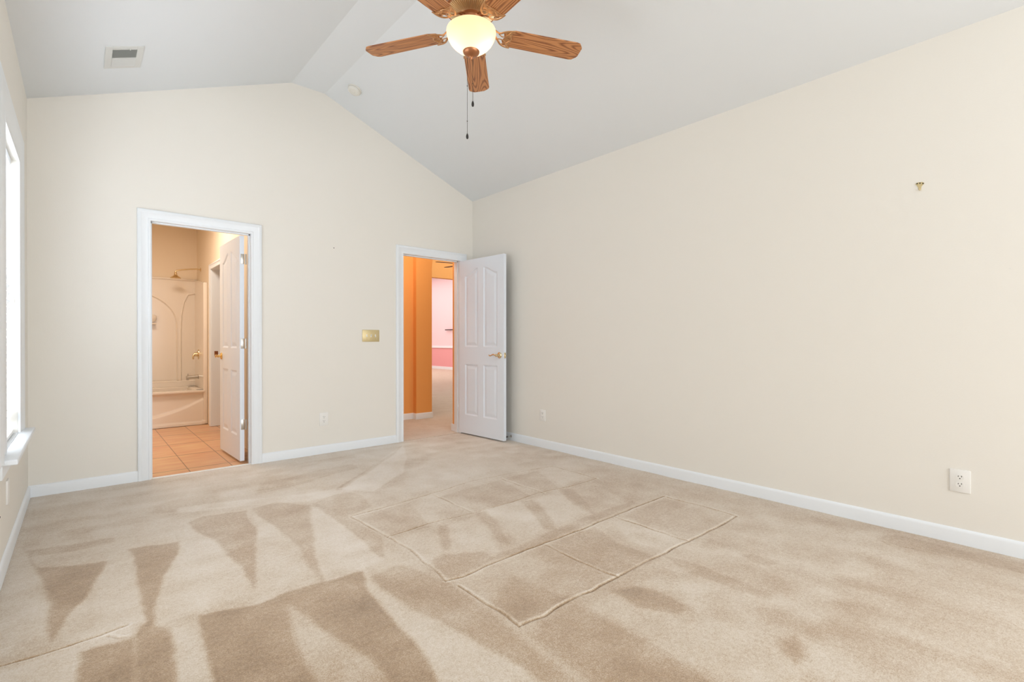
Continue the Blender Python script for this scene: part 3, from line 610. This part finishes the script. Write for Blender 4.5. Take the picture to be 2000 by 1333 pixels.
sd_ = thing('smoke_detector', 'round white smoke detector on the right ceiling slope', 'smoke detector', (1.877, 4.312, zr(1.877)), (0, -aR, 0))
MB().lathe([(.062, .001), (.062, -.010), (.060, -.012), (.054, -.012)], n=40).build('mounting_base', M['detector'], sd_, smooth=40)
MB().lathe([(.054, -.011), (.057, -.016), (.056, -.026), (.050, -.034), (.036, -.038), (.034, -.036), (.016, -.037), (.012, -.041), (.001, -.042)], n=40).build('cover', M['detector'], sd_, smooth=30)
MB().lathe([(.0555, -.0125), (.0555, -.0155)], n=40).build('vent_ring', M['shadow_grey'], sd_)

# ------------------------------------------------------------------ ceiling fan
FX, FY = 1.588, 2.147
fan = thing('ceiling_fan', 'five blade oak and antique brass ceiling fan with a lit glass bowl', 'ceiling fan', (FX, FY, ZH))
zf = lambda z: z - ZH - (.009 if z < 2.97 else 0)
MB().lathe([(.070, 0), (.070, -.012), (.062, -.030), (.045, -.052), (.022, -.066), (.014, -.068)], n=48).build('canopy', M['bronze'], fan, smooth=40)
MB().lathe([(.0125, -.05), (.0125, zf(2.99))], n=24).build('downrod', M['bronze'], fan, smooth=40)
MB().lathe([(.020, zf(3.03)), (.038, zf(3.01)), (.075, zf(2.995)), (.112, zf(2.975)), (.132, zf(2.95)), (.142, zf(2.92)), (.142, zf(2.895)), (.137, zf(2.878)), (.141, zf(2.868)), (.139, zf(2.858)), (.132, zf(2.854))], n=64).build('motor_housing', M['bronze'], fan, smooth=35)
nr = 256
MB().lathe([(.134, zf(2.858)), (.130, zf(2.854)), (.124, zf(2.852)), (.074, zf(2.836)), (.060, zf(2.832)), (.054, zf(2.832))], n=nr, rib=lambda i, k: (.0055 if k % 4 < 2 else -.0025) if 2 <= i <= 3 else 0).build('ribbed_collar', M['gold'], fan, smooth=25)
MB().lathe([(.056, zf(2.840)), (.058, zf(2.815)), (.052, zf(2.805)), (.050, zf(2.775)), (.070, zf(2.766)), (.112, zf(2.763)), (.116, zf(2.757)), (.10, zf(2.754))], n=48).build('switch_housing', M['bronze'], fan, smooth=35)
prof = [(.127, zf(2.757)), (.132, zf(2.752)), (.1335, zf(2.743)), (.132, zf(2.730)), (.126, zf(2.712)), (.115, zf(2.692)), (.099, zf(2.673)), (.078, zf(2.656)), (.052, zf(2.643)), (.026, zf(2.636)), (.004, zf(2.634))]
mb = MB(); n = 64; vs_ = []; 
for r_, z_ in prof: vs_ += [(r_ * math.cos(2 * math.pi * k / n), r_ * math.sin(2 * math.pi * k / n), z_) for k in range(n)]
mb.add(vs_, [(i * n + k, (i + 1) * n + k, (i + 1) * n + (k + 1) % n, i * n + (k + 1) % n) for i in range(len(prof) - 1) for k in range(n)])
bowl = mb.build('light_bowl', M['bowl'], fan, smooth=80, recalc=False)
MB().lathe([(.042, zf(2.645)), (.045, zf(2.640)), (.043, zf(2.633)), (.036, zf(2.625)), (.024, zf(2.617)), (.012, zf(2.612)), (.008, zf(2.606)), (.007, zf(2.600)), (.003, zf(2.595)), (.001, zf(2.593))], n=36).build('finial', M['bronze'], fan, smooth=40)
PHI = 41.35; TH = R(8)
def blade_pt(d, wv, r_, s, z):    # blade coordinates -> fan coordinates
    p = d * r_ + wv * (s * math.cos(TH)); return Vector((p.x, p.y, zf(2.752) - s * math.sin(TH) + z))
bprof = []
def blade_outline():
    pts = [(.190, -.048), (.235, -.062), (.50, -.066), (.600, -.068), (.618, -.064), (.638, -.040), (.642, -.030), (.642, .030), (.638, .040), (.618, .064), (.600, .068), (.50, .066), (.235, .062), (.190, .048), (.178, .025), (.188, 0), (.178, -.025)]
    return pts
bmesh_data = None
for k in range(5):
    az = R(PHI + 72 * k); d = Vector((math.sin(az), math.cos(az), 0)); wv = Vector((-d.y, d.x, 0))
    br = bpy.data.objects.new('fan_arm', None)      # placeholder replaced by the iron mesh below
    bpy.data.objects.remove(br)
    Rz = math.atan2(d.y, d.x)
    rotm = Matrix.Translation((0, 0, zf(2.752))) @ Matrix.Rotation(Rz, 4, 'Z') @ Matrix.Rotation(-TH, 4, 'X')
    if bmesh_data is None:
        bo = MB().prism(blade_outline(), lambda p: (p[0], p[1], -.003), lambda p: (p[0], p[1], .003)).build('fan_blade', M['oak'], fan)
        bv = bo.modifiers.new('b', 'BEVEL'); bv.width = .0015; bv.segments = 2; bmesh_data = bo.data
        ir = MB(); _t = ir.tube
        def ct(P, r_, n_=8, **kw):
            rs = r_ if isinstance(r_, list) else [r_] * len(P); Q = []; RR = []; V_ = [Vector(p) for p in P]
            for i in range(len(V_) - 1):
                p0, p1, p2, p3 = V_[max(i - 1, 0)], V_[i], V_[i + 1], V_[min(i + 2, len(V_) - 1)]
                for k_ in range(5):
                    t = k_ / 5; Q.append(.5 * ((2 * p1) + (p2 - p0) * t + (2 * p0 - 5 * p1 + 4 * p2 - p3) * t * t + (3 * p1 - p0 - 3 * p2 + p3) * t ** 3)); RR.append(rs[i] * (1 - t) + rs[i + 1] * t)
            Q.append(V_[-1]); RR.append(rs[-1]); return _t(Q, RR, n_, **kw)
        ir.tube = ct
        for s in (-1, 1):
            ir.tube([(.075, s * .012, .052), (.105, s * .014, .040), (.135, s * .016, .016), (.155, s * .026, -.002), (.175, s * .045, -.007), (.200, s * .057, -.007), (.232, s * .064, -.006)], [.007, .007, .0065, .006, .006, .0055, .003], 8, sq=.6, up=(0, 0, 1))
            ir.tube([(.232, s * .062, -.006), (.214, s * .050, -.007), (.205, s * .034, -.007), (.214, s * .020, -.007), (.222, s * .008, -.007), (.220, 0, -.007)], [.003, .0055, .006, .0055, .005, .005], 8, sq=.6, up=(0, 0, 1))
            ir.tube([(.150, s * .018, 0), (.172, s * .010, -.006), (.190, s * .018, -.007), (.205, s * .034, -.007)], .0035, 8, sq=.6, up=(0, 0, 1))
            ir.tube([(.175, s * .044, -.007), (.188, s * .034, -.007), (.190, s * .018, -.007)], .003, 8, sq=.6, up=(0, 0, 1))
        ir.box((.186, -.050, -.0062), (.222, .050, -.0030), bev=.001)
        for s in (-1, 0, 1): ir.lathe([(.0055, -.0100), (.004, -.0115), (.001, -.012)], T=lambda v: v + Vector((.207 + (.004 if s == 0 else 0), s * .034, 0)), n=12)
        io = ir.build('blade_arm', M['arm'], fan, smooth=50); im = io.data
    else:
        bo2 = bo.copy(); C.objects.link(bo2); bo2.parent = fan; io2 = io.copy(); C.objects.link(io2); io2.parent = fan
        bo2.matrix_local = rotm; io2.matrix_local = rotm; continue
    bo.matrix_local = rotm; io.matrix_local = rotm
va = R(36)
def chain(x, y, zt, zb, beads):
    mb = MB().tube([(x, y, zt), (x, y, zb + .02)], .0011, 6)
    for zz in beads: mb.lathe([(.001, -.004), (.0026, -.002), (.0026, .002), (.001, .004)], T=lambda v: v + Vector((x, y, zz)), n=8)
    ch = mb.build('pull_chain', M['chain'], fan)
    MB().lathe([(.0015, .024), (.004, .020), (.0068, .010), (.0072, .002), (.005, -.006), (.0015, -.008)], T=lambda v: v + Vector((x, y, zb)), n=14).build('chain_fob', M['fob'], ch, smooth=60)
cx, cy = .1435 * math.sin(R(33)), .1435 * math.cos(R(33))
chain(cx - .010, cy + .010, zf(2.80), zf(2.236), (zf(2.53), zf(2.33)))
chain(.0065, -.005, zf(2.60), zf(2.352), (zf(2.47),))
for s in (-1, 1):
    dx, dy = math.cos(R(YAW)) * .052 * s, -math.sin(R(YAW)) * .052 * s
    point('fan_bulb', (FX + dx, FY + dy, 2.690 - .008 * s), .40, (1, .88, .72), .018)

# ------------------------------------------------------------------ bathroom beyond the left doorway
BX = 1.225; TY = 7.37; TB = 8.12
slab('wall_bathroom_back', (-.5, TB, 0), (BX + .25, TB + .1, 2.74), M['bathwall'])
slab('wall_bathroom_left', (-.5, YB + WT, 0), (-.4, TB, 2.74), M['bathwall'])
slab('ceiling_bathroom', (-.5, YB + WT, 2.74), (BX + .25, TB + .1, 2.84), M['bathwall'])
DO = (6.36, 7.10, 1.965)     # closet door opening along y
mb = MB().box((BX, YB + WT, 0), (BX + .11, DO[0], 2.74)).box((BX, DO[1], 0), (BX + .11, TB, 2.74)).box((BX, DO[0], DO[2]), (BX + .11, DO[1], 2.74))
struct(mb.build('wall_bathroom_right', M['bathwall']))
fB = lambda a, b, dd: Vector((BX - dd, a, b))
mb = casing('c', fB, DO[0], DO[1], DO[2], wid=.06)
for a, b in (((BX, DO[0] - .001, 0), (BX + .11, DO[0] + .006, DO[2])), ((BX, DO[1] - .006, 0), (BX + .11, DO[1] + .001, DO[2])), ((BX, DO[0], DO[2] - .006), (BX + .11, DO[1], DO[2] + .001))): mb.box(a, b)
t4 = struct(mb.build('trim_4', M['trim'], smooth=30))
MB().box((BX + .030, DO[1] - .0075, .88), (BX + .070, DO[1] - .0055, .94)).build('strike_plate', M['bronze'], t4)
mb = MB().box((BX + .11, DO[0] - .3, 0), (BX + .12, DO[0], 2.3)).box((BX + .11, DO[1], 0), (BX + .12, DO[1] + .3, 2.3)).box((BX + .75, DO[0] - .3, 0), (BX + .77, DO[1] + .3, 2.3)).box((BX + .11, DO[0] - .32, 0), (BX + .77, DO[0] - .3, 2.3)).box((BX + .11, DO[1] + .3, 0), (BX + .77, DO[1] + .32, 2.3)).box((BX + .11, DO[0] - .3, 2.3), (BX + .77, DO[1] + .3, 2.32))
struct(mb.build('wall_closet', M['bathwall']))
sur = thing('tub_surround', 'one piece cream acrylic bathtub and shower surround in the bathroom', 'bathtub', (.45, TY, 0))
S = lambda v: Vector((v[0] - .45, v[1] - TY, v[2]))
X0s, X1s = -.38, BX - .002
ap = MB()                                   # bowed apron: heightfield with a raised sweeping rib
nu, nz = 90, 40; vv = []
for j in range(nz + 1):
    for i in range(nu + 1):
        x = X0s + (X1s - .035 - X0s) * i / nu; z = .44 * j / nz
        t = (x + .38) / 1.57; zc = .095 + .215 * max(0, (x - .30) / .86) ** 2.2     # curve height
        lip = .018 if z > .405 else (.018 * max(0, (z - .385) / .02))
        rib = .014 / (1 + math.exp((z - zc) / .006)) + .006 * math.exp(-((z - zc) / .010) ** 2)
        foot = .010 if z < .035 else 0
        vv.append(S((x, TY - .002 - lip - rib - foot, z)))
ap.add(vv, [(j * (nu + 1) + i, j * (nu + 1) + i + 1, (j + 1) * (nu + 1) + i + 1, (j + 1) * (nu + 1) + i) for j in range(nz) for i in range(nu)])
ap.build('apron', M['acrylic'], sur, smooth=60)
rimz = .44
mb = MB()
for a, b in (((X0s, TY - .048, rimz - .03), (X1s - .03, TY + .085, rimz)), ((X0s, TB - .10, rimz - .03), (X1s - .03, TB - .03, rimz)), ((X1s - .12, TY, rimz - .03), (X1s - .03, TB - .03, rimz)), ((X0s, TY, rimz - .03), (X0s + .08, TB - .03, rimz))): mb.box(S(a), S(b), bev=.009)
mb.box(S((X0s + .06, TY + .06, .10)), S((X1s - .10, TB - .08, .12))); mb.box(S((X0s + .06, TY + .07, .10)), S((X1s - .10, TY + .085, .43))); mb.box(S((X0s + .06, TB - .11, .10)), S((X1s - .10, TB - .095, .43)))
mb.box(S((X1s - .13, TY + .06, .10)), S((X1s - .115, TB - .08, .43)))
mb.build('tub_basin', M['acrylic'], sur, smooth=40)
# back panel with moulded arches as relief
nu, nz = 330, 290; vv = []; ya = TB - .03
gx, gz = np.meshgrid(np.linspace(X0s, X1s, nu + 1), np.linspace(rimz, 1.905, nz + 1))
dep = np.zeros_like(gx)
arch = [(.30, rimz + .08)] + [(.30 + .26 + .26 * math.cos(t), 1.40 + .30 * math.sin(t)) for t in np.linspace(math.pi, 0, 24)] + [(.82, rimz + .08)]
arch = [(-.2, .52), (-.2, 1.30)] + [(.45 + .53 * math.cos(t), 1.30 + .42 * math.sin(t)) for t in np.linspace(math.pi, 0, 28)] + [(.98, .52)]
sdv = poly_sd(gx, gz, arch); dep += .014 / (1 + np.exp(-np.clip(sdv / .0022, -40, 40))) - .006 * np.exp(-((sdv + .006) / .006) ** 2)
arch2 = [(1.035, .52), (1.035, 1.20), (1.045, 1.42), (1.075, 1.60), (1.12, 1.70), (1.30, 1.75), (1.30, .52)]
sdv = poly_sd(gx, gz, arch2); dep += .014 / (1 + np.exp(-np.clip(sdv / .0022, -40, 40))) - .006 * np.exp(-((sdv + .006) / .006) ** 2)
dep += .010 * np.exp(-((gz - .52) / .008) ** 2)
vv = np.stack([gx - .45, ya + dep - TY, gz], -1).reshape(-1, 3).tolist()
pn = MB().add(vv, [(j * (nu + 1) + i, j * (nu + 1) + i + 1, (j + 1) * (nu + 1) + i + 1, (j + 1) * (nu + 1) + i) for j in range(nz) for i in range(nu)])
pn.box(S((X0s, ya - .012, 1.90)), S((X1s, TB, 1.925)), bev=.004)
pn.build('back_panel', M['acrylic'], sur, smooth=60)
side = MB().prism([(TY - .012, 0), (TY - .012, 1.815), (TY + .06, 1.825), (TB, 1.92), (TB, 0)], lambda p: S((X1s - .026, p[0], p[1])), lambda p: S((X1s, p[0], p[1])))
side.box(S((X1s - .045, TY - .026, .001)), S((X1s, TY + .006, 1.82)), bev=.008); side.box(S((X1s - .065, TY - .03, .001)), S((X1s - .02, TY, .055)), bev=.008)
side.build('side_panel', M['acrylic'], sur, smooth=40)
MB().lathe([(.001, -.06), (.055, -.055), (.075, -.03), (.078, 0), (.06, .01), (.001, .012)], T=lambda v: S((.665 + v.x * 1.2, ya - .03 + v.y * .6, 1.40 + v.z * 1.5)), n=28).box(S((.58, ya - .085, 1.285)), S((.75, ya, 1.305)), bev=.006).build('soap_shelf', M['acrylic'], sur, smooth=50)
PX = X1s - .026
sh = thing('wall_shower', 'brass shower arm and bell shaped head above the tub surround', 'shower head', (BX, 7.82, 2.035))
MB().lathe([(.026, 0), (.026, .004), (.012, .010)], T=lambda v: Vector((-v.z, v.x, v.y)), n=24).tube([(0, 0, 0), (-.05, 0, .004), (-.12, 0, -.004), (-.22, 0, -.022), (-.27, 0, -.034), (-.285, 0, -.05)], .009, 12).build('shower_arm', M['brass'], sh, smooth=50)
MB().lathe([(.010, 0), (.012, -.018), (.017, -.026), (.016, -.045), (.026, -.060), (.052, -.078), (.062, -.090), (.060, -.096), (.005, -.098)], T=lambda v: v + Vector((-.285, 0, -.045)), n=32).build('spray_head', M['brass'], sh, smooth=40)
vl = thing('shower_valve', 'brass lever shower valve on the side panel of the tub surround', 'faucet', (PX, 7.82, .885))
MB().lathe([(.001, -.0005), (.062, 0), (.060, .006), (.045, .010), (.028, .013), (.024, .040), (.022, .052), (.010, .056)], T=lambda v: Vector((-v.z, v.x * .75, v.y * 1.1)), n=32).build('escutcheon', M['brass'], vl, smooth=40)
MB().tube([(-.050, 0, 0), (-.062, -.010, -.020), (-.066, -.012, -.048), (-.062, -.012, -.066)], [.013, .012, .010, .007], 12).build('lever_handle', M['brass'], vl, smooth=50)
sp = thing('tub_spout', 'brass tub spout low on the side panel of the tub surround', 'faucet', (PX, 7.82, .585))
MB().lathe([(.033, 0), (.033, .005), (.024, .010), (.023, .080), (.026, .12), (.026, .135), (.020, .140)], T=lambda v: Vector((-v.z, v.x, v.y - v.z * .06)), n=28).box((-.140, -.017, -.045), (-.110, .017, -.010), bev=.005).build('spout_body', M['nickel'], sp, smooth=40)
MB().lathe([(.004, 0), (.004, .018), (.007, .020), (.007, .028), (.003, .030)], T=lambda v: v + Vector((-.122, 0, .012)), n=12).build('diverter_knob', M['nickel'], sp, smooth=40)

# ------------------------------------------------------------------ hallway, living room and dining room beyond the right doorway
HY = 5.965
slab('wall_hallway_back', (1.9, HY, 0), (3.425, HY + .12, 3.3), M['orange'])
mb = MB().box((3.425, 5.885, 0), (3.672, HY + .12, 2.08))
pts = [(3.425, 2.08), (3.672, 2.08), (3.678, 2.15), (3.70, 2.26), (3.74, 2.37), (3.82, 2.50), (4.10, 2.72), (8.0, 2.72), (8.0, 3.3), (3.425, 3.3)]
mb.prism(pts, lambda p: (p[0], 5.885, p[1]), lambda p: (p[0], HY + .12, p[1]))
struct(mb.build('wall_hallway_arch', M['orange']))
slab('wall_hallway_left', (1.8, YB + WT, 0), (1.9, HY + .12, 3.3), M['orange'])
mb = MB().box((1.9, YB + WT + .001, 0), (D2[0], YB + WT + .012, 3.3)).box((D2[1], YB + WT + .001, 0), (8.0, YB + WT + .012, 3.3)).box((D2[0], YB + WT + .001, D2[2]), (D2[1], YB + WT + .012, 3.3))
struct(mb.build('wall_hallway_front', M['wall']))
mb = MB().sweep(BP, [lambda p: Vector((1.9, HY - p[0], p[1])), lambda p: Vector((3.425 - p[0] , HY - p[0], p[1])), lambda p: Vector((3.425 - p[0], 5.885 - p[0], p[1])), lambda p: Vector((3.672 + p[0], 5.885 - p[0], p[1])), lambda p: Vector((3.672 + p[0], HY + .12, p[1]))])
struct(mb.build('baseboard_hallway', M['trim'], smooth=30))
struct(MB().box((D2[1] + .005, YB + WT + .024, 0), (D2[1] + .017, YB + WT + .085, .081)).build('baseboard_hallway_right', M['trim']))
struct(MB().box((D2[1] + .017, YB + WT + .02, 0), (D2[1] + .09, YB + WT + .07, 2.74)).build('wall_hallway_return', M['orange']))
LY = 8.6
mb = MB().box((3.4, LY, 0), (4.8, LY + .12, 3.3)).box((7.4, LY, 0), (8.1, LY + .12, 3.3)).box((4.8, LY, 2.365), (7.4, LY + .12, 3.3))
struct(mb.build('wall_living_room_back', M['orange']))
slab('wall_living_room_left', (3.3, HY + .12, 0), (3.4, LY + .12, 3.3), M['wall'])
slab('wall_living_room_right', (8.0, YB + WT, 0), (8.1, LY, 3.3), M['wall'])
slab('ceiling_living_room', (1.8, YB + WT, 3.3), (8.1, LY + .12, 3.4), M['ceiling'])
PXW = 10.26
mb = MB().box((PXW, LY, .86), (PXW + .1, 18.8, 3.9)); struct(mb.build('wall_dining_room_right', M['pink']))
struct(MB().box((PXW, LY, 0), (PXW + .1, 18.8, .80)).build('wall_dining_room_wainscot', M['pinkdark']))
struct(MB().box((PXW - .028, LY, .795), (PXW + .05, 18.8, .87), bev=.008).build('trim_5', M['trim']))
struct(MB().box((PXW - .015, LY, 0), (PXW + .05, 18.8, .10)).build('baseboard_dining_room', M['trim']))
slab('wall_dining_room_back', (3.4, 18.8, 0), (PXW + .1, 18.9, 3.9), M['pink'])
slab('wall_dining_room_left', (3.3, LY + .12, 0), (3.4, 18.9, 3.9), M['pink'])
mb = MB().box((3.3, LY + .001, 3.3), (PXW + .1, LY + .12, 3.9)).box((8.1, LY + .001, 0), (PXW + .1, LY + .12, 3.3)); struct(mb.build('wall_dining_room_front', M['pink']))
slab('ceiling_dining_room', (3.3, LY, 3.9), (PXW + .1, 18.9, 4.0), M['ceiling'])
rd = thing('wall_rod', 'thin dark rod on the far pink wall seen through the hallway doorway', 'rod', (PXW, 15.0, 1.475))
MB().tube([(-.06, .42, 0), (-.06, -.42, 0)], .018, 10).build('rod', M['blackmetal'], rd, smooth=40)
for yy in (.15, -.38): MB().tube([(.004, yy, -.01), (-.03, yy, -.01), (-.06, yy, 0)], .010, 8).build('bracket', M['blackmetal'], rd, smooth=40)
f2 = thing('ceiling_fan', 'dark bladed ceiling fan glimpsed in the orange living room', 'ceiling fan', (5.41, 7.49, 3.3))
MB().lathe([(.07, 0), (.065, -.03), (.02, -.06)], n=24).build('canopy', M['bronze'], f2, smooth=40)
MB().lathe([(.012, -.05), (.012, -.66)], n=12).build('downrod', M['bronze'], f2, smooth=40)
MB().lathe([(.03, -.64), (.10, -.66), (.13, -.70), (.13, -.75), (.10, -.79), (.05, -.80)], n=32).build('motor_housing', M['bronze'], f2, smooth=40)
b2 = None
for k in range(5):
    rm = Matrix.Translation((0, 0, -.80)) @ Matrix.Rotation(R(168 - 72 * k), 4, 'Z') @ Matrix.Rotation(R(-6), 4, 'X')
    if b2 is None: b2 = bb = MB().prism([(.10, -.02), (.17, -.05), (.54, -.065), (.58, -.04), (.58, .04), (.54, .065), (.17, .05), (.10, .02)], lambda p: (p[0], p[1], -.004), lambda p: (p[0], p[1], .004)).build('fan_blade', M['darkwood'], f2)
    else: bb = b2.copy(); C.objects.link(bb); bb.parent = f2
    bb.matrix_local = rm
